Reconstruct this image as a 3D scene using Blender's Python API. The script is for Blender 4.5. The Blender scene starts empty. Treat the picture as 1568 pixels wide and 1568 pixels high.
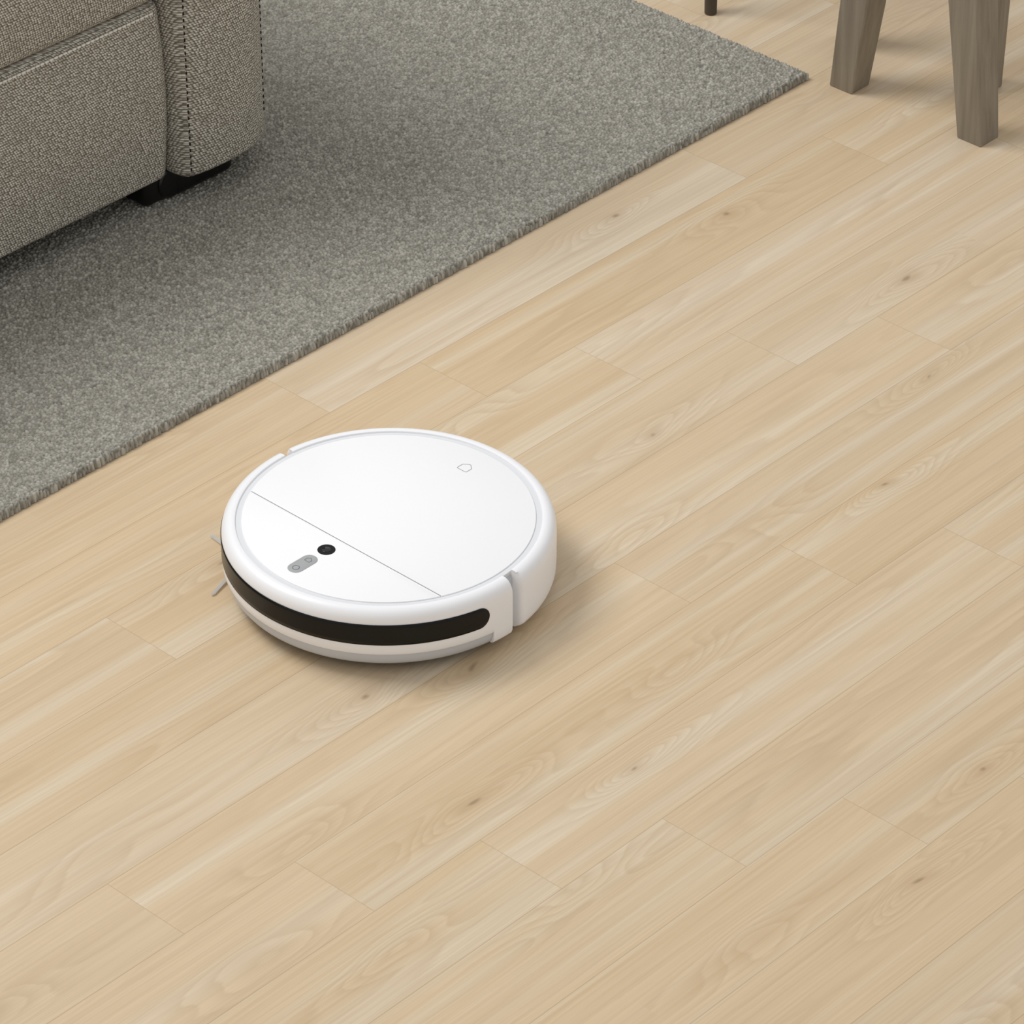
import bpy, bmesh, math, random
import numpy as np
from mathutils import Vector, Matrix
random.seed(4); rng=np.random.default_rng(7)
scene=bpy.context.scene
col=scene.collection
D=bpy.data

# ---------------------------------------------------------------- helpers
def lin(c):
    return tuple(((v/255)/12.92 if v/255<=0.04045 else ((v/255+0.055)/1.055)**2.4) for v in c)+(1.0,)

def new_mat(name):
    m=D.materials.new(name); m.use_nodes=True
    nt=m.node_tree; b=nt.nodes["Principled BSDF"]
    return m,nt,b

class NT:
    def __init__(s,nt): s.nt=nt
    def n(s,t,**kw):
        x=s.nt.nodes.new(t)
        for k,v in kw.items(): setattr(x,k,v)
        return x
    def set(s,sock,v):
        if hasattr(v,'is_output'): s.nt.links.new(v,sock)
        else: sock.default_value=v
    def m(s,op,a,b=None,c=None,clamp=False):
        x=s.n('ShaderNodeMath',operation=op); x.use_clamp=clamp
        s.set(x.inputs[0],a)
        if b is not None: s.set(x.inputs[1],b)
        if c is not None: s.set(x.inputs[2],c)
        return x.outputs[0]
    def xyz(s,a,b,c=0.0):
        x=s.n('ShaderNodeCombineXYZ')
        for i,v in enumerate((a,b,c)): s.set(x.inputs[i],v)
        return x.outputs[0]
    def noise(s,vec,scale=1.0,detail=2.0,rough=0.5,dist=0.0):
        x=s.n('ShaderNodeTexNoise'); s.set(x.inputs['Vector'],vec)
        x.inputs['Scale'].default_value=scale; x.inputs['Detail'].default_value=detail
        x.inputs['Roughness'].default_value=rough; x.inputs['Distortion'].default_value=dist
        return x.outputs['Fac']
    def mr(s,v,a,b,c,d,smooth=False):
        x=s.n('ShaderNodeMapRange'); x.clamp=True
        if smooth: x.interpolation_type='SMOOTHSTEP'
        s.set(x.inputs[0],v)
        for i,q in enumerate((a,b,c,d)): s.set(x.inputs[i+1],q)
        return x.outputs[0]
    def mix(s,f,a,b,blend='MIX'):
        x=s.n('ShaderNodeMix',data_type='RGBA',blend_type=blend)
        s.set(x.inputs[0],f); s.set(x.inputs[6],a); s.set(x.inputs[7],b)
        return x.outputs[2]
    def bump(s,h,strength,dist,b):
        x=s.n('ShaderNodeBump'); x.inputs['Strength'].default_value=strength
        x.inputs['Distance'].default_value=dist
        s.nt.links.new(h,x.inputs['Height']); s.nt.links.new(x.outputs[0],b.inputs['Normal'])

def simple(name,rgb,rough=0.5,spec=0.5,var=0.03,scale=60,coat=0.0):
    m,nt,b=new_mat(name); N=NT(nt)
    tc=N.n('ShaderNodeTexCoord').outputs['Object']
    f=N.noise(tc,scale,3)
    c=lin(rgb); d=tuple(v*(1-var) for v in c[:3])+(1,)
    N.set(b.inputs['Base Color'],N.mix(f,c,d))
    b.inputs['Roughness'].default_value=rough
    b.inputs['Specular IOR Level'].default_value=spec
    b.inputs['Coat Weight'].default_value=coat
    return m

def empty(name,loc=(0,0,0)):
    e=D.objects.new(name,None); e.location=loc; e.empty_display_size=0.1; col.objects.link(e); return e

def obj(name,verts,faces,mat,parent=None,smooth=False,matidx=None):
    me=D.meshes.new(name); me.from_pydata([tuple(v) for v in verts],[],faces); me.update()
    mats=mat if isinstance(mat,(list,tuple)) else [mat]
    for m in mats: me.materials.append(m)
    bm=bmesh.new(); bm.from_mesh(me); bmesh.ops.recalc_face_normals(bm,faces=bm.faces); bm.to_mesh(me); bm.free()
    if smooth:
        for p in me.polygons: p.use_smooth=True
    o=D.objects.new(name,me); col.objects.link(o)
    if parent is not None: o.parent=parent
    return o

def auto_smooth(o,ang=35):
    me=o.data
    for p in me.polygons: p.use_smooth=True
    bm=bmesh.new(); bm.from_mesh(me)
    for e in bm.edges:
        if len(e.link_faces)==2 and e.calc_face_angle(0)>math.radians(ang): e.smooth=False
    bm.to_mesh(me); bm.free()

def loft(name,loops,mat,parent,cap=True,smooth=True,ang=35):
    n=len(loops[0]); V=[p for l in loops for p in l]; F=[]
    for i in range(len(loops)-1):
        for j in range(n):
            k=(j+1)%n
            F.append((i*n+j,i*n+k,(i+1)*n+k,(i+1)*n+j))
    if cap:
        F.append(tuple(range(n))); F.append(tuple((len(loops)-1)*n+j for j in range(n)))
    o=obj(name,V,F,mat,parent)
    if smooth: auto_smooth(o,ang)
    return o

def offset_poly(P,d):
    n=len(P); out=[]
    for i in range(n):
        a,b,c=P[i-1],P[i],P[(i+1)%n]
        t=Vector((c[0]-a[0],c[1]-a[1])).normalized()
        out.append((b[0]-t.y*d,b[1]+t.x*d))
    return out

def rounded_rect(x0,x1,y0,y1,r,seg=6,sub=1):
    pts=[]
    for cx,cy,a0 in ((x1-r,y0+r,-90),(x1-r,y1-r,0),(x0+r,y1-r,90),(x0+r,y0+r,180)):
        for i in range(seg+1):
            a=math.radians(a0+90*i/seg); pts.append((cx+r*math.cos(a),cy+r*math.sin(a)))
    return pts   # CCW

def soft_block(name,P,z0,z1,r,mat,parent,bulge=0.0,seg=5,nz=8):
    loops=[]
    hs=[(z0+r-r*math.cos(math.radians(90*i/seg)),r-r*math.sin(math.radians(90*i/seg))) for i in range(seg+1)]
    for i in range(1,nz):
        t=i/nz; hs.append((z0+r+(z1-z0-2*r)*t,-bulge*math.sin(math.pi*t)))
    hs+=[(z1-r+r*math.sin(math.radians(90*i/seg)),r-r*math.cos(math.radians(90*i/seg))) for i in range(seg+1)]
    for z,d in hs:
        Q=offset_poly(P,d) if abs(d)>1e-9 else P
        loops.append([(x,y,z) for x,y in Q])
    return loft(name,loops,mat,parent,ang=60)

# ---------------------------------------------------------------- floor
def wood_floor_mat():
    m,nt,b=new_mat("light_oak_planks"); N=NT(nt)
    tc=N.n('ShaderNodeTexCoord').outputs['Object']
    sp=N.n('ShaderNodeSeparateXYZ'); nt.links.new(tc,sp.inputs[0]); X,Y=sp.outputs[0],sp.outputs[1]
    W,L=0.1066,0.721
    t=N.m('DIVIDE',N.m('SUBTRACT',-0.1515,Y),W)
    row=N.m('FLOOR',t); ft=N.m('SUBTRACT',t,row); yl=N.m('MULTIPLY',ft,W)
    u=N.m('DIVIDE',N.m('SUBTRACT',N.m('ADD',X,0.531),N.m('MULTIPLY',row,L/5)),L)
    idx=N.m('FLOOR',u); fu=N.m('SUBTRACT',u,idx); xl=N.m('MULTIPLY',fu,L)
    def wn(vec):
        w=N.n('ShaderNodeTexWhiteNoise',noise_dimensions='3D'); nt.links.new(vec,w.inputs['Vector'])
        s=N.n('ShaderNodeSeparateColor'); nt.links.new(w.outputs['Color'],s.inputs[0]); return s.outputs
    pr=wn(N.xyz(N.m('ADD',row,0.5),N.m('ADD',idx,0.5),0.5))
    HL=L/2
    hf=N.m('FLOOR',N.m('DIVIDE',xl,HL)); lc=N.m('SUBTRACT',xl,N.m('MULTIPLY',hf,HL))
    fr=wn(N.xyz(N.m('ADD',row,0.5),N.m('ADD',idx,0.5),N.m('ADD',hf,7.5)))
    cx=N.m('MULTIPLY_ADD',fr[0],0.12,0.12); cy=N.m('MULTIPLY',N.m('MULTIPLY_ADD',fr[1],0.8,0.10),W)
    offx=N.m('MULTIPLY',pr[0],53.0); offy=N.m('MULTIPLY',pr[1],31.0)
    gx=N.m('ADD',X,offx); gy=N.m('ADD',yl,offy)
    wob=N.m('SUBTRACT',N.noise(N.xyz(N.m('MULTIPLY',gx,6),N.m('MULTIPLY',gy,14)),1,1),0.5)
    wob2=N.m('SUBTRACT',N.noise(N.xyz(N.m('MULTIPLY',gx,8),N.m('MULTIPLY',gy,16),4.0),1,1),0.5)
    dx=N.m('ADD',N.m('SUBTRACT',lc,cx),N.m('MULTIPLY',wob,0.11))
    dy=N.m('ADD',N.m('SUBTRACT',yl,cy),N.m('MULTIPLY',wob2,0.030))
    dx3=N.m('DIVIDE',dx,4.2)
    d2=N.m('ADD',N.m('MULTIPLY',dx3,dx3),N.m('MULTIPLY',dy,dy))
    bell=N.m('EXPONENT',N.m('MULTIPLY',d2,-1.0/(0.018**2)))
    base=N.noise(N.xyz(N.m('MULTIPLY',gx,1.0),N.m('MULTIPLY',gy,15)),1,1,0.4,0.1)
    strg=N.mr(fr[2],0.30,1.0,0.04,0.42)
    g=N.m('ADD',N.m('MULTIPLY',base,1.05),N.m('MULTIPLY',bell,strg))
    micro=N.noise(N.xyz(N.m('MULTIPLY',gx,14),N.m('MULTIPLY',gy,120)),1,3,0.6)
    gg=N.m('ADD',g,N.m('MULTIPLY',micro,0.036))
    rings=N.m('FRACT',N.m('MULTIPLY',gg,14.0))
    rings=N.m('MULTIPLY',N.m('POWER',rings,1.5),N.mr(rings,0.86,1.0,1.0,0.0))
    near=N.mr(d2,0.0,0.0022,0.48,0.18,True)
    fine=N.noise(N.xyz(N.m('MULTIPLY',gx,3.5),N.m('MULTIPLY',gy,280)),1,4,0.65)
    pores=N.noise(N.xyz(N.m('MULTIPLY',gx,34),N.m('MULTIPLY',gy,850)),1,2,0.6)
    tone=N.noise(N.xyz(N.m('MULTIPLY',gx,0.5),N.m('MULTIPLY',gy,24)),1,1,0.5,0.05)
    tone2=N.noise(N.xyz(N.m('MULTIPLY',gx,1.4),N.m('MULTIPLY',gy,60)),1,2,0.5)
    tan=lin((218,194,159)); light=lin((226,210,184)); dark=lin((192,165,130)); knot=lin((148,123,95))
    c=N.mix(N.mr(tone,0.45,0.68,0.0,0.80,True),tan,light)
    c=N.mix(N.mr(tone2,0.45,0.75,0.0,0.28,True),c,dark)
    c=N.mix(N.m('MULTIPLY',rings,near),c,dark)
    c=N.mix(N.mr(fine,0.42,0.72,0.0,0.38),c,dark)
    c=N.mix(N.mr(pores,0.60,0.80,0.0,0.34),c,dark)
    kx=N.m('DIVIDE',dx,2.0); kd=N.m('SQRT',N.m('ADD',N.m('MULTIPLY',kx,kx),N.m('MULTIPLY',dy,dy)))
    kd=N.m('ADD',kd,N.m('MULTIPLY',N.m('SUBTRACT',micro,0.5),0.007))
    on=N.mr(fr[2],0.74,0.76,0.0,1.0)
    c=N.mix(N.m('MULTIPLY',N.mr(kd,0.002,0.016,0.45,0.0,True),on),c,dark)
    c=N.mix(N.m('MULTIPLY',N.mr(kd,0.0003,0.0042,0.66,0.0,True),on),c,knot)
    v=N.m('MULTIPLY_ADD',pr[2],0.040,0.972)
    hsv=N.n('ShaderNodeHueSaturation'); nt.links.new(c,hsv.inputs['Color']); nt.links.new(v,hsv.inputs['Value'])
    nt.links.new(N.m('MULTIPLY_ADD',pr[0],-0.12,1.02),hsv.inputs['Saturation'])
    c=hsv.outputs[0]
    e1=N.m('MULTIPLY',N.m('MINIMUM',ft,N.m('SUBTRACT',1.0,ft)),W)
    e2=N.m('MULTIPLY',N.m('MINIMUM',fu,N.m('SUBTRACT',1.0,fu)),L)
    s1=N.mr(e1,0.0002,0.0007,0.40,0.0); s2=N.mr(e2,0.0002,0.0006,0.34,0.0)
    seam=N.m('MAXIMUM',s1,s2)
    c=N.mix(seam,c,lin((150,122,90)))
    nt.links.new(c,b.inputs['Base Color'])
    N.set(b.inputs['Roughness'],N.m('MULTIPLY_ADD',fine,0.15,0.42))
    b.inputs['Specular IOR Level'].default_value=0.22
    h=N.m('SUBTRACT',N.m('MULTIPLY',fine,0.12),seam)
    N.bump(h,0.25,0.0005,b)
    return m
obj("floor",[(-3.5,-3.5,0),(4,-3.5,0),(4,4,0),(-3.5,4,0)],[(0,1,2,3)],wood_floor_mat())

# ---------------------------------------------------------------- rug
def build_rug():
    x0,x1,y0,y1=-1.75,1.158,0.381,1.95; T=0.0105
    s=0.0014
    edge=np.array([0,.0002,.0006,.0012,.002,.003,.0042])
    xs=np.concatenate([np.arange(x0,-0.30,0.012),np.arange(-0.30,x1-.0055,s),x1-edge[::-1]])
    ys=np.concatenate([y0+edge,np.arange(y0+.0055,1.34,s),np.arange(1.34,y1,0.012),[y1]])
    nx,ny=len(xs),len(ys)
    Xg,Yg=np.meshgrid(xs,ys)
    cs=0.0046
    gx0=int((x1-x0)/cs)+6; gy0=int((y1-y0)/cs)+6
    jx=rng.random((gy0,gx0)); jy=rng.random((gy0,gx0)); jr=rng.random((gy0,gx0))
    ci=((Xg-x0)/cs).astype(int)+2; cj=((Yg-y0)/cs).astype(int)+2
    fx=(Xg-x0)/cs+2; fy=(Yg-y0)/cs+2
    best=np.full(Xg.shape,9.0); sec=np.full(Xg.shape,9.0); rid=np.zeros(Xg.shape)
    for di in(-1,0,1):
        for dj in(-1,0,1):
            a=np.clip(cj+dj,0,gy0-1); b=np.clip(ci+di,0,gx0-1)
            an=jr[a,b]*math.pi; ddx=(b+jx[a,b])-fx; ddy=(a+jy[a,b])-fy
            p=ddx*np.cos(an)+ddy*np.sin(an); q=-ddx*np.sin(an)+ddy*np.cos(an)
            d=np.hypot(p*0.72,q*1.25)
            nb=d<best
            sec=np.where(nb,best,np.minimum(sec,d)); rid=np.where(nb,jr[a,b],rid); best=np.where(nb,d,best)
    rid=(rid*7.13)%1.0
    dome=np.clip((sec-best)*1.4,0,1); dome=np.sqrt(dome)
    de=np.minimum(np.minimum(Xg-x0,x1-Xg),np.minimum(Yg-y0,y1-Yg))
    R=0.0042
    prof=np.sqrt(np.clip(1-(1-np.clip(de/R,0,1))**2,0,1))
    lowf=(np.sin(Xg*31+np.sin(Yg*23)*2)+np.sin(Yg*37+np.sin(Xg*19)*2))*0.00025
    Z=0.0005+prof*(T-0.0005+ (dome-0.5)*0.0034+(rid-.5)*0.0014+lowf)
    ed=np.clip(1-de/0.012,0,1)
    w=(dome-0.4)*0.0026*ed
    Xo=Xg+np.where(x1-Xg<0.012,w,0)-np.where(Xg-x0<0.012,w,0)
    Yo=Yg-np.where(Yg-y0<0.012,w,0)+np.where(y1-Yg<0.012,w,0)
    co=np.stack([Xo,Yo,Z],-1).reshape(-1,3)
    i=np.arange(nx*ny).reshape(ny,nx)
    quads=np.stack([i[:-1,:-1],i[:-1,1:],i[1:,1:],i[1:,:-1]],-1).reshape(-1,4)
    me=D.meshes.new("rug")
    me.vertices.add(nx*ny); me.vertices.foreach_set("co",co.astype(np.float32).ravel())
    me.loops.add(quads.size); me.loops.foreach_set("vertex_index",quads.astype(np.int32).ravel())
    me.polygons.add(len(quads)); me.polygons.foreach_set("loop_start",np.arange(0,quads.size,4,dtype=np.int32))
    me.polygons.foreach_set("use_smooth",np.ones(len(quads),dtype=bool))
    me.update(calc_edges=True); me.validate()
    at=me.color_attributes.new("tuft",'FLOAT_COLOR','POINT')
    cc=np.stack([dome,rid,prof,np.ones_like(dome)],-1).reshape(-1,4).astype(np.float32)
    at.data.foreach_set("color",cc.ravel())
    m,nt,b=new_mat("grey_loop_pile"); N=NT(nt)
    a=N.n('ShaderNodeVertexColor'); a.layer_name="tuft"
    s=N.n('ShaderNodeSeparateColor'); nt.links.new(a.outputs[0],s.inputs[0])
    tc=N.n('ShaderNodeTexCoord').outputs['Object']
    n1=N.noise(tc,520,2,0.6); n2=N.noise(tc,14,3)
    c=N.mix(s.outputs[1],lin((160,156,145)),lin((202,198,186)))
    c=N.mix(N.mr(s.outputs[0],0.1,0.75,0.74,0.0),c,lin((77,75,68)))  # occlusion shade in the gaps between loops, painted into the pile colour
    c=N.mix(N.mr(n1,0.35,0.7,0.27,0.0),c,lin((110,107,98)))
    c=N.mix(N.mr(n2,0.3,0.7,0.0,0.10),c,lin((126,122,112)))
    nt.links.new(c,b.inputs['Base Color']); b.inputs['Roughness'].default_value=0.95
    b.inputs['Specular IOR Level'].default_value=0.1
    N.bump(n1,0.35,0.0010,b)
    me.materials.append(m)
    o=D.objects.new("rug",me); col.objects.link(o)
build_rug()

# ---------------------------------------------------------------- robot vacuum
white=simple("white_gloss_plastic",(248,248,250),0.32,0.4,0.01)
whitelid=simple("white_lid",(252,252,253),0.28,0.4,0.005)
ringm=simple("ring_plastic",(229,230,232),0.4,0.4,0.01)
lgrey=simple("light_grey_plastic",(200,204,210),0.4,0.4,0.02)
mgrey=simple("grey_plastic",(150,151,154),0.45,0.4,0.02)
dgrey=simple("dark_grey_plastic",(62,62,64),0.5,0.4,0.05)
black=simple("black_gloss_window",(14,14,14),0.25,0.25,0.1)
lens=simple("camera_glass",(5,5,6),0.05,0.5,0.1,coat=0.3)
pillm=simple("button_grey",(172,173,174),0.4,0.4,0.02)
iconm=simple("icon_grey",(100,101,102),0.5,0.3,0.02)
seamm=simple("seam_grey",(96,96,98),0.6,0.3,0.02)
rubber=simple("wheel_rubber",(35,35,36),0.8,0.2,0.1)
bristle=simple("bristle_grey",(214,214,212),0.6,0.3,0.05)

robot=empty("robot_vacuum")
def sector(name,prof,a0,a1,mat,n=120,rnd=0.0,full=False,ang=28):
    V=[];F=[];k=len(prof)
    if full: angs=[2*math.pi*i/n for i in range(n)]
    else:
        if rnd>0:
            rd=rnd/0.176; extra=[rd*(1-math.cos(math.radians(90*i/5))) for i in range(6)]
            angs=[math.radians(a0)+e for e in extra[:]]
            mid=[math.radians(a0)+rd+(math.radians(a1-a0)-2*rd)*i/n for i in range(1,n)]
            angs=angs+mid+[math.radians(a1)-e for e in extra[::-1]]
        else: angs=[math.radians(a0+(a1-a0)*i/n) for i in range(n+1)]
    for t in angs:
        ins=0
        if rnd>0 and not full:
            for dd in (t-math.radians(a0),math.radians(a1)-t):
                rd=rnd/0.176
                if dd<rd: ins=rnd*(1-math.sqrt(max(0,1-(1-dd/rd)**2)))
        for r,z in prof:
            q=r-ins if r>0.17 else r
            V.append((-q*math.cos(t),q*math.sin(t),z))
    na=len(angs)
    for i in range(na if full else na-1):
        j=(i+1)%na
        for p in range(k-1):
            F.append((i*k+p,i*k+p+1,j*k+p+1,j*k+p))
        F.append((i*k+k-1,i*k,j*k,j*k+k-1))
    if not full:
        F.append(tuple(range(k))); F.append(tuple((na-1)*k+p for p in range(k)))
    o=obj(name,V,F,mat,robot); auto_smooth(o,ang); return o

rim=[(0.1605,0.070),(0.1605,0.0788),(0.1611,0.0800),(0.1630,0.0806),(0.1655,0.0804),(0.1682,0.0795),(0.1706,0.0780),(0.1728,0.0756),(0.1744,0.0727),(0.1755,0.0690),(0.1759,0.0650)]
bump_prof=rim+[(0.1760,0.060),(0.1760,0.036),(0.1757,0.0305),(0.1748,0.0288),(0.170,0.0282),(0.169,0.032),(0.169,0.069)]
low_prof=[(0.166,0.0282),(0.1738,0.0282),(0.1734,0.0235),(0.1718,0.0180),(0.1690,0.0140),(0.165,0.0115),(0.155,0.0100),(0.155,0.022)]
rear_prof=rim+[(0.1760,0.060),(0.1760,0.030),(0.1755,0.020),(0.1740,0.0155),(0.1710,0.0125),(0.166,0.0105),(0.160,0.0100),(0.160,0.069)]
endp=rim+[(0.1760,0.060),(0.1760,0.026),(0.1755,0.019),(0.1740,0.0155),(0.1710,0.0135),(0.165,0.0130),(0.1635,0.03),(0.1635,0.069)]
sector("bumper",bump_prof,-82,82,white,150)
sector("bumper_end_1",endp,82,91.8,white,20)
sector("bumper_end_2",endp,-90.5,-82,white,20)
sector("bumper_skirt",low_prof,-81.8,81.8,lgrey,150)
sector("rear_shell",rear_prof,95.8,264.5,white,160,rnd=0.006)
sector("inner_wall",[(0.154,0.012),(0.1622,0.012),(0.1630,0.016),(0.1630,0.0700),(0.1605,0.0745),(0.154,0.0765)],0,360,lgrey,180,full=True)
sector("lid_ring",[(0.146,0.0740),(0.1604,0.0740),(0.1608,0.0778),(0.1604,0.0784),(0.1536,0.0784),(0.146,0.0780)],0,360,ringm,200,full=True)
def disc(name,r,z0,z1,mat,c=(0,0),n=96,bev=0.0,parent=robot):
    loops=[]
    pr=[(r-bev,z0),(r,z0+bev),(r,z1-bev),(r-bev*0.3,z1-bev*0.3),(r-bev,z1)] if bev>0 else [(r,z0),(r,z1)]
    for q,z in pr: loops.append([(c[0]+q*math.cos(2*math.pi*i/n),c[1]+q*math.sin(2*math.pi*i/n),z) for i in range(n)])
    return loft(name,loops,mat,parent,ang=30)
disc("chassis",0.160,0.0070,0.0735,dgrey,bev=0.002)
def plate(name,pts,z0,z1,bev,mat):
    loops=[[(x,y,z0) for x,y in pts],[(x,y,z1-bev) for x,y in pts]]
    q=offset_poly(pts,bev*0.3); loops.append([(x,y,z1-bev*0.3) for x,y in q])
    q=offset_poly(pts,bev); loops.append([(x,y,z1) for x,y in q])
    return loft(name,loops,mat,robot,ang=50)
RL=0.1542; xc=-0.066; gp=0.0005
def seg_pts(side):
    if side>0:
        x=xc+gp; a=math.acos(x/RL); return [(RL*math.cos(t),RL*math.sin(t)) for t in np.linspace(-a,a,160)]
    x=xc-gp; a=math.acos(x/RL); return [(RL*math.cos(t),RL*math.sin(t)) for t in np.linspace(a,2*math.pi-a,110)]
plate("lid_main",seg_pts(1),0.0770,0.0796,0.0003,whitelid)
plate("lid_front",seg_pts(-1),0.0770,0.0796,0.0003,whitelid)
obj("lid_seam",[(xc-0.001,-0.1385,0.0790),(xc+0.001,-0.1385,0.0790),(xc+0.001,0.1385,0.0790),(xc-0.001,0.1385,0.0790)],[(0,1,2,3)],seamm,robot)
def strip():
    z0,z1=0.0415,0.0663; R=0.1763; hr=(z1-z0)/2; A=math.radians(80); Lh=A*R; zc=(z0+z1)/2
    V=[];F=[];nz=6
    ss=[-Lh+hr*(1-math.cos(math.radians(90*i/12))) for i in range(12)]+list(np.linspace(-Lh+hr,Lh-hr,160))+[Lh-hr*(1-math.cos(math.radians(90*i/12))) for i in range(11,-1,-1)]
    for s in ss:
        e=Lh-abs(s); hh=hr if e>=hr else math.sqrt(max(1e-9,hr*hr-(hr-e)**2))
        for j in range(nz+1):
            z=zc-hh+2*hh*j/nz; t=s/R
            rr=R if z<0.062 else R-(z-0.062)*0.03
            V.append((-rr*math.cos(t),rr*math.sin(t),z))
    for i in range(len(ss)-1):
        for j in range(nz): F.append((i*(nz+1)+j,i*(nz+1)+j+1,(i+1)*(nz+1)+j+1,(i+1)*(nz+1)+j))
    o=obj("sensor_window",V,F,black,robot,smooth=True)
    s=o.modifiers.new("thick",'SOLIDIFY'); s.thickness=0.0006; s.offset=0
strip()
disc("camera_bezel",0.0094,0.0790,0.07990,black,c=(-0.0880,0.004),n=48)
disc("camera_lens",0.0048,0.0795,0.0802,lens,c=(-0.0880,0.004),n=40,bev=0.0003)
px,py,hl,hw=-0.1225,0.004,0.0182,0.0088
pts=rounded_rect(px-hl,px+hl,py-hw,py+hw,hw-0.0001,10)
plate("button_pill",pts,0.0790,0.07995,0.0001,pillm)
def tube(name,pts,r,mat,closed=False,parent=robot,nseg=8):
    cu=D.curves.new(name,'CURVE'); cu.dimensions='3D'; sp=cu.splines.new('POLY'); sp.points.add(len(pts)-1)
    for p,q in zip(sp.points,pts): p.co=(*q,1)
    sp.use_cyclic_u=closed; cu.bevel_depth=r; cu.bevel_resolution=2; cu.materials.append(mat)
    o=D.objects.new(name,cu); col.objects.link(o); o.parent=parent; return o
tube("power_icon",[(px-0.0095+0.0036*math.cos(a),py+0.0036*math.sin(a),0.07995) for a in np.linspace(0,2*math.pi,28,endpoint=False)],0.0003,iconm,True)
def house(cx,cy,s,z,name,mat,r):
    p=[(-1,-.9),(1,-.9),(1,.35),(0,1.1),(-1,.35)]
    tube(name,[(cx+s*b,cy-s*a,z) for a,b in p],r,mat,True)
house(px+0.0090,py,0.0034,0.07995,"home_icon",iconm,0.0003)
logo=[(-1,-.35),(-1,-.9),(-.85,-1),(.85,-1),(1,-.9),(1,-.35),(1,.35),(.15,1.05),(-.15,1.05),(-1,.35)]
tube("logo_outline",[(0.121+0.0066*b,0.004-0.0066*a,0.0796) for a,b in logo],0.00033,mgrey,True)
def cyl_x(name,c,r,w,mat,axis='y',n=32,parent=robot):
    loops=[]
    for s,q in((-w/2,r*0.9),(-w/2+0.002,r),(w/2-0.002,r),(w/2,r*0.9)):
        loops.append([(c[0]+q*math.cos(t),c[1]+s,c[2]+q*math.sin(t)) for t in np.linspace(0,2*math.pi,n,endpoint=False)])
    return loft(name,loops,mat,parent,ang=30)
cyl_x("wheel_1",(0.01,0.115,0.034),0.034,0.018,rubber)
cyl_x("wheel_2",(0.01,-0.115,0.034),0.034,0.018,rubber)
cyl_x("caster",(-0.13,0.0,0.012),0.012,0.014,rubber)
hub=(-0.087,0.133); disc("side_brush_hub",0.010,0.0030,0.0080,dgrey,c=hub,n=24)
V=[];F=[]
for k,(tx,ty) in enumerate([(-0.075,0.197),(-0.152,0.114),(-0.042,0.079)]):
    d=Vector((tx-hub[0],ty-hub[1])); Lb=d.length; d.normalize(); nn=Vector((-d.y,d.x))
    for j in range(9):
        o=(j-4)*0.0004; fan=(j-4)*0.00055
        a=Vector(hub)+d*0.006+nn*o; c=Vector(hub)+d*(Lb-abs(j-4)*0.0008)+nn*fan
        b=len(V); w=0.00013
        for p,z in((a,0.005),(c,0.0018)):
            for ox,oz in((-w,-w),(w,-w),(w,w),(-w,w)): V.append((p.x+nn.x*ox,p.y+nn.y*ox,z+oz))
        for q in range(4): F.append((b+q,b+(q+1)%4,b+4+(q+1)%4,b+4+q))
        F.append((b+4,b+5,b+6,b+7))
obj("side_brush_bristles",V,F,bristle,robot)
robot.location=(0.008,0.002,0); robot.scale=(0.993,0.993,1.0)

# ---------------------------------------------------------------- sofa
def fabric():
    m,nt,b=new_mat("woven_upholstery"); N=NT(nt)
    tc=N.n('ShaderNodeTexCoord').outputs['Object']
    sp=N.n('ShaderNodeSeparateXYZ'); nt.links.new(tc,sp.inputs[0]); X,Y,Z=sp.outputs
    a=N.m('ADD',X,Y)
    vec=N.xyz(N.m('MULTIPLY',N.m('ADD',a,N.m('MULTIPLY',Z,0.5)),280),N.m('MULTIPLY',Z,310),0.0)
    vo=N.n('ShaderNodeTexVoronoi',voronoi_dimensions='2D'); nt.links.new(vec,vo.inputs['Vector'])
    vo.inputs['Scale'].default_value=1.0; vo.inputs['Randomness'].default_value=0.36
    dots=N.mr(vo.outputs['Distance'],0.10,0.58,1.0,0.0)
    sc=N.n('ShaderNodeSeparateColor'); nt.links.new(vo.outputs['Color'],sc.inputs[0])
    n1=N.noise(tc,600,2,0.6); n2=N.noise(tc,9,3)
    hh=N.m('ADD',N.m('MULTIPLY',dots,0.8),N.m('MULTIPLY',n1,0.2))
    thr=N.mix(sc.outputs[0],lin((186,180,167)),lin((238,234,223)))
    c=N.mix(N.mr(hh,0.18,0.72,0,1),lin((112,106,95)),thr)
    c=N.mix(N.mr(n2,0.3,0.7,0.0,0.12),c,lin((150,144,132)))
    nt.links.new(c,b.inputs['Base Color']); b.inputs['Roughness'].default_value=0.95
    b.inputs['Specular IOR Level'].default_value=0.1
    N.bump(hh,0.45,0.0010,b)
    return m
fab=fabric()
stitch_w=simple("light_thread",(240,237,228),0.9,0.1,0.1)
stitch_d=simple("dark_thread",(44,44,46),0.9,0.1,0.1)
blackf=simple("black_foot_plastic",(16,16,17),0.3,0.4,0.1)
sofa=empty("sofa")
ZB=0.048
base=rounded_rect(-1.40,0.374,0.728,1.50,0.016,6)
soft_block("seat_base",base,ZB,0.286,0.011,fab,sofa,bulge=0.006)
cush=rounded_rect(-1.40,0.3735,0.724,1.40,0.022,6)
soft_block("seat_cushion",cush,0.2865,0.44,0.018,fab,sofa,bulge=0.008)
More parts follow.
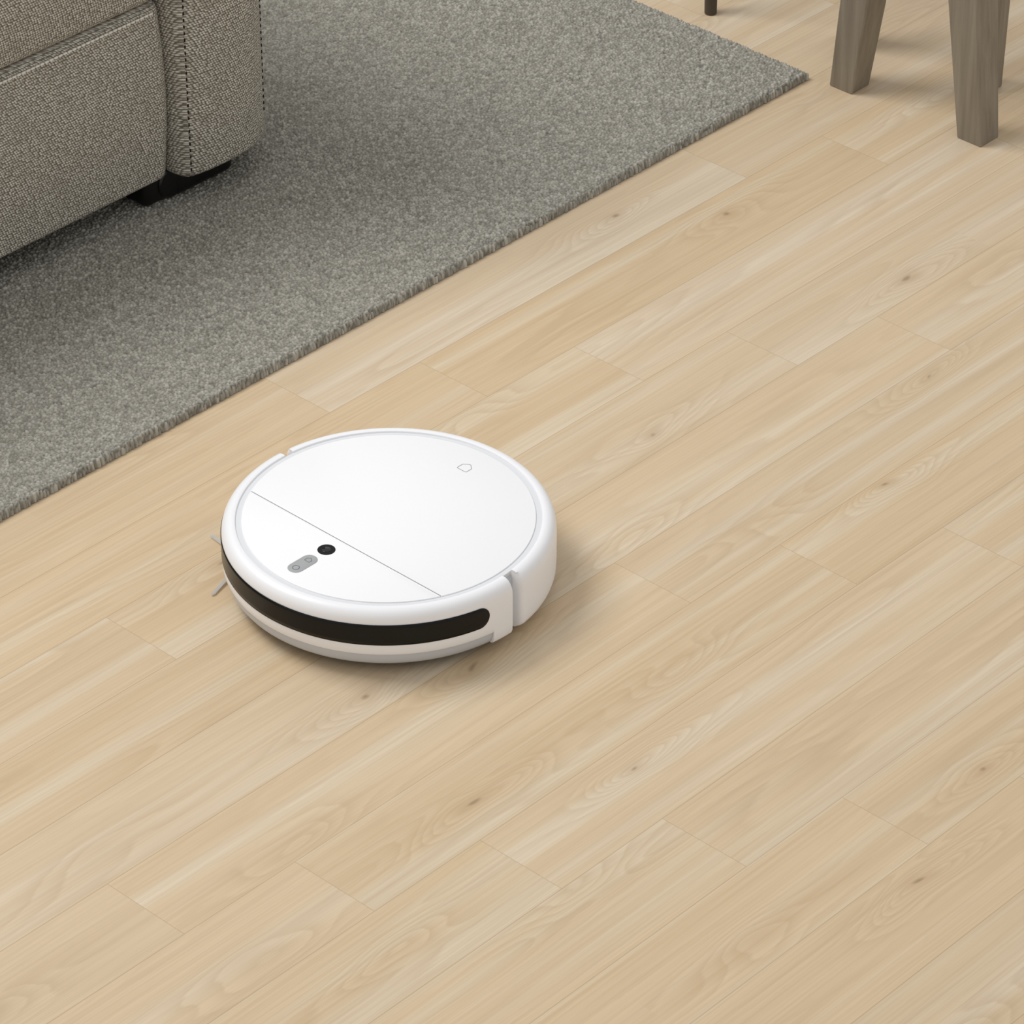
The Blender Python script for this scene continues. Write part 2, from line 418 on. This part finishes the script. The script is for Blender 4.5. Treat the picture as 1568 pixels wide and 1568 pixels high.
arm=[(0.3745,0.760),(0.3748,0.744),(0.3755,0.732),(0.3768,0.7225),(0.3790,0.7145),(0.3820,0.7090),(0.3850,0.7062),(0.3872,0.7068),(0.3895,0.7048),(0.400,0.7025),(0.418,0.7005),(0.440,0.6995),(0.462,0.7000),(0.480,0.7020),(0.497,0.7060),(0.512,0.7125),(0.525,0.7215),(0.536,0.7330),(0.5435,0.7470),(0.5475,0.7650),(0.549,0.79),(0.549,1.0),(0.549,1.40),(0.547,1.50),(0.53,1.54),(0.50,1.555),(0.42,1.555),(0.385,1.54),(0.3745,1.51),(0.3745,1.2),(0.3745,0.9)]
soft_block("arm_right",arm,ZB+0.001,0.60,0.010,fab,sofa,bulge=0.0)
arm2=[(-1.40-(x-0.3745),y) for x,y in arm][::-1]
soft_block("arm_left",arm2,ZB+0.001,0.60,0.010,fab,sofa)
back=rounded_rect(-1.40,0.374,1.33,1.60,0.05,6)
soft_block("backrest",back,ZB+0.02,0.82,0.05,fab,sofa,bulge=0.01)
def stitches(name,path,ln,gap,r,mat):
    V=[];F=[]
    P=[Vector(p) for p in path]
    for a,b in zip(P[:-1],P[1:]):
        L=(b-a).length; d=(b-a)/L; s=0
        up=d.cross(Vector((0,1,0)))
        if up.length<.1: up=d.cross(Vector((1,0,0)))
        up.normalize(); v=d.cross(up)
        while s+ln<=L:
            k=len(V)
            for t,q in((0,.5),(.2,1),(.8,1),(1,.5)):
                c=a+d*(s+ln*t)
                for i in range(6):
                    an=math.pi/3*i; V.append(tuple(c+up*r*q*math.cos(an)+v*r*q*math.sin(an)))
            for g in range(3):
                for i in range(6): F.append((k+g*6+i,k+g*6+(i+1)%6,k+g*6+6+(i+1)%6,k+g*6+6+i))
            F.append(tuple(k+i for i in range(6))); F.append(tuple(k+18+i for i in range(6)))
            s+=ln+gap
    return obj(name,V,F,mat,sofa,smooth=True)
stitches("arm_stitching_1",[(0.3872,0.7062,0.060),(0.3872,0.7062,0.59)],0.0042,0.0045,0.0011,stitch_d)
stitches("arm_stitching_2",[(0.5205,0.7180,0.085),(0.5205,0.7180,0.59)],0.0042,0.0045,0.0011,stitch_d)
stitches("seat_stitching",[(-1.38,0.7235,0.2775),(0.358,0.7235,0.2775)],0.0060,0.0010,0.0015,stitch_w)
def glider(name,x0,x1,y0,y1,z1=None,r=0.008,e=0.003):
    soft_block(name,rounded_rect(x0,x1,y0,y1,r,6),0.0118,z1 or ZB+0.008,e,blackf,sofa,nz=2)
glider("foot_1",0.384,0.486,0.734,0.800,r=0.014,e=0.010)
glider("foot_1_bracket",0.342,0.381,0.740,0.800,r=0.010,e=0.008)
cyl_x("foot_1_pin",(0.3825,0.762,0.034),0.020,0.050,blackf,parent=sofa)
glider("foot_2",-1.525,-1.40,0.752,0.800)
glider("foot_3",0.372,0.500,1.45,1.50)
glider("foot_4",-1.525,-1.40,1.45,1.50)

# ---------------------------------------------------------------- stool
def stool_wood():
    m,nt,b=new_mat("grey_taupe_wood"); N=NT(nt)
    tc=N.n('ShaderNodeTexCoord').outputs['Object']
    mp=N.n('ShaderNodeMapping'); mp.inputs['Scale'].default_value=(110,110,5); nt.links.new(tc,mp.inputs[0])
    n=N.noise(mp.outputs[0],1,4,0.6,0.3); n2=N.noise(tc,12,2)
    c=N.mix(N.mr(n,0.3,0.7,0,1),lin((130,121,108)),lin((154,146,132)))
    c=N.mix(N.mr(n2,.3,.7,0,.2),c,lin((132,123,110)))
    nt.links.new(c,b.inputs['Base Color']); b.inputs['Roughness'].default_value=0.55
    b.inputs['Specular IOR Level'].default_value=0.3
    N.bump(n,0.15,0.0005,b)
    return m
sw=stool_wood()
stool=empty("wooden_stool")
H=0.43
def leg(name,cx,cy,tx,ty,w0,w1,ch=0.0015):
    loops=[]
    for z in (0,0.0015,H):
        t=z/H; x=cx+tx*t; y=cy+ty*t; w=(w0+(w1-w0)*t)/2-(0.0008 if z==0 else 0)
        c=ch
        loops.append([(x+a,y+b_,z) for a,b_ in [(-w+c,-w),(w-c,-w),(w,-w+c),(w,w-c),(w-c,w),(-w+c,w),(-w,w-c),(-w,-w+c)]])
    return loft(name,loops,sw,stool,ang=30)
leg("leg_1",1.182,0.3335,0.0,-0.052,0.0365,0.056)
leg("leg_2",1.185,0.1300,0.0,0.052,0.0375,0.054)
leg("leg_3",1.296,0.206,0.0,0.0,0.034,0.046)
leg("leg_4",1.272,0.402,0.0,-0.035,0.030,0.038)
soft_block("seat",rounded_rect(1.13,1.34,0.12,0.42,0.03,6),H,H+0.028,0.006,sw,stool,nz=2)

# ---------------------------------------------------------------- side table with thin round legs
tabm=simple("dark_walnut",(84,74,62),0.5,0.3,0.2,scale=40)
table=empty("side_table")
for i,(x,y) in enumerate([(1.212,0.592),(1.60,0.592),(1.212,0.98),(1.60,0.98)]):
    lx=0.02 if x<1.4 else -0.02; ly=0.02 if y<.8 else -0.02
    loops=[]
    for z,r in((0,0.0072),(0.001,0.0082),(0.25,0.011),(0.50,0.014)):
        t=z/0.5; loops.append([(x+lx*t+r*math.cos(a),y+ly*t+r*math.sin(a),z) for a in np.linspace(0,2*math.pi,20,endpoint=False)])
    loft("leg_%d"%(i+1),loops,tabm,table,ang=40)
soft_block("table_top",rounded_rect(1.20,1.62,0.58,0.99,0.05,8),0.50,0.522,0.005,tabm,table,nz=2)

# ---------------------------------------------------------------- camera
th=math.radians(34.5)
h=Vector((.7314,.6820,0)).normalized()
fw=Vector((h.x*math.cos(th),h.y*math.cos(th),-math.sin(th)))
r=fw.cross(Vector((0,0,1))).normalized(); u=r.cross(fw)
cam=D.objects.new("camera",D.cameras.new("camera")); col.objects.link(cam)
cam.matrix_world=Matrix(((r.x,u.x,-fw.x,-2.392),(r.y,u.y,-fw.y,-2.411),(r.z,u.z,-fw.z,2.422),(0,0,0,1)))
cam.data.sensor_width=36; cam.data.lens=36*6083/1568; cam.data.clip_start=0.05
scene.camera=cam

# ---------------------------------------------------------------- light
w=D.worlds.new("room_ambient"); scene.world=w; w.use_nodes=True
bg=w.node_tree.nodes["Background"]; bg.inputs[0].default_value=(1.0,1.0,1.0,1); bg.inputs[1].default_value=0.59
def area(name,loc,target,size,power,colr=(1,1,1)):
    l=D.lights.new(name,'AREA'); l.shape='SQUARE'; l.size=size; l.energy=power; l.color=colr
    o=D.objects.new(name,l); col.objects.link(o); o.location=loc
    o.rotation_euler=(Vector(target)-Vector(loc)).to_track_quat('-Z','Y').to_euler(); return o
area("ceiling_softbox",(-0.7,2.3,3.4),(0.3,0.0,0),2.0,100,(1,1,1))
scene.view_settings.view_transform='Standard'
scene.view_settings.look='None'
scene.view_settings.exposure=0.0
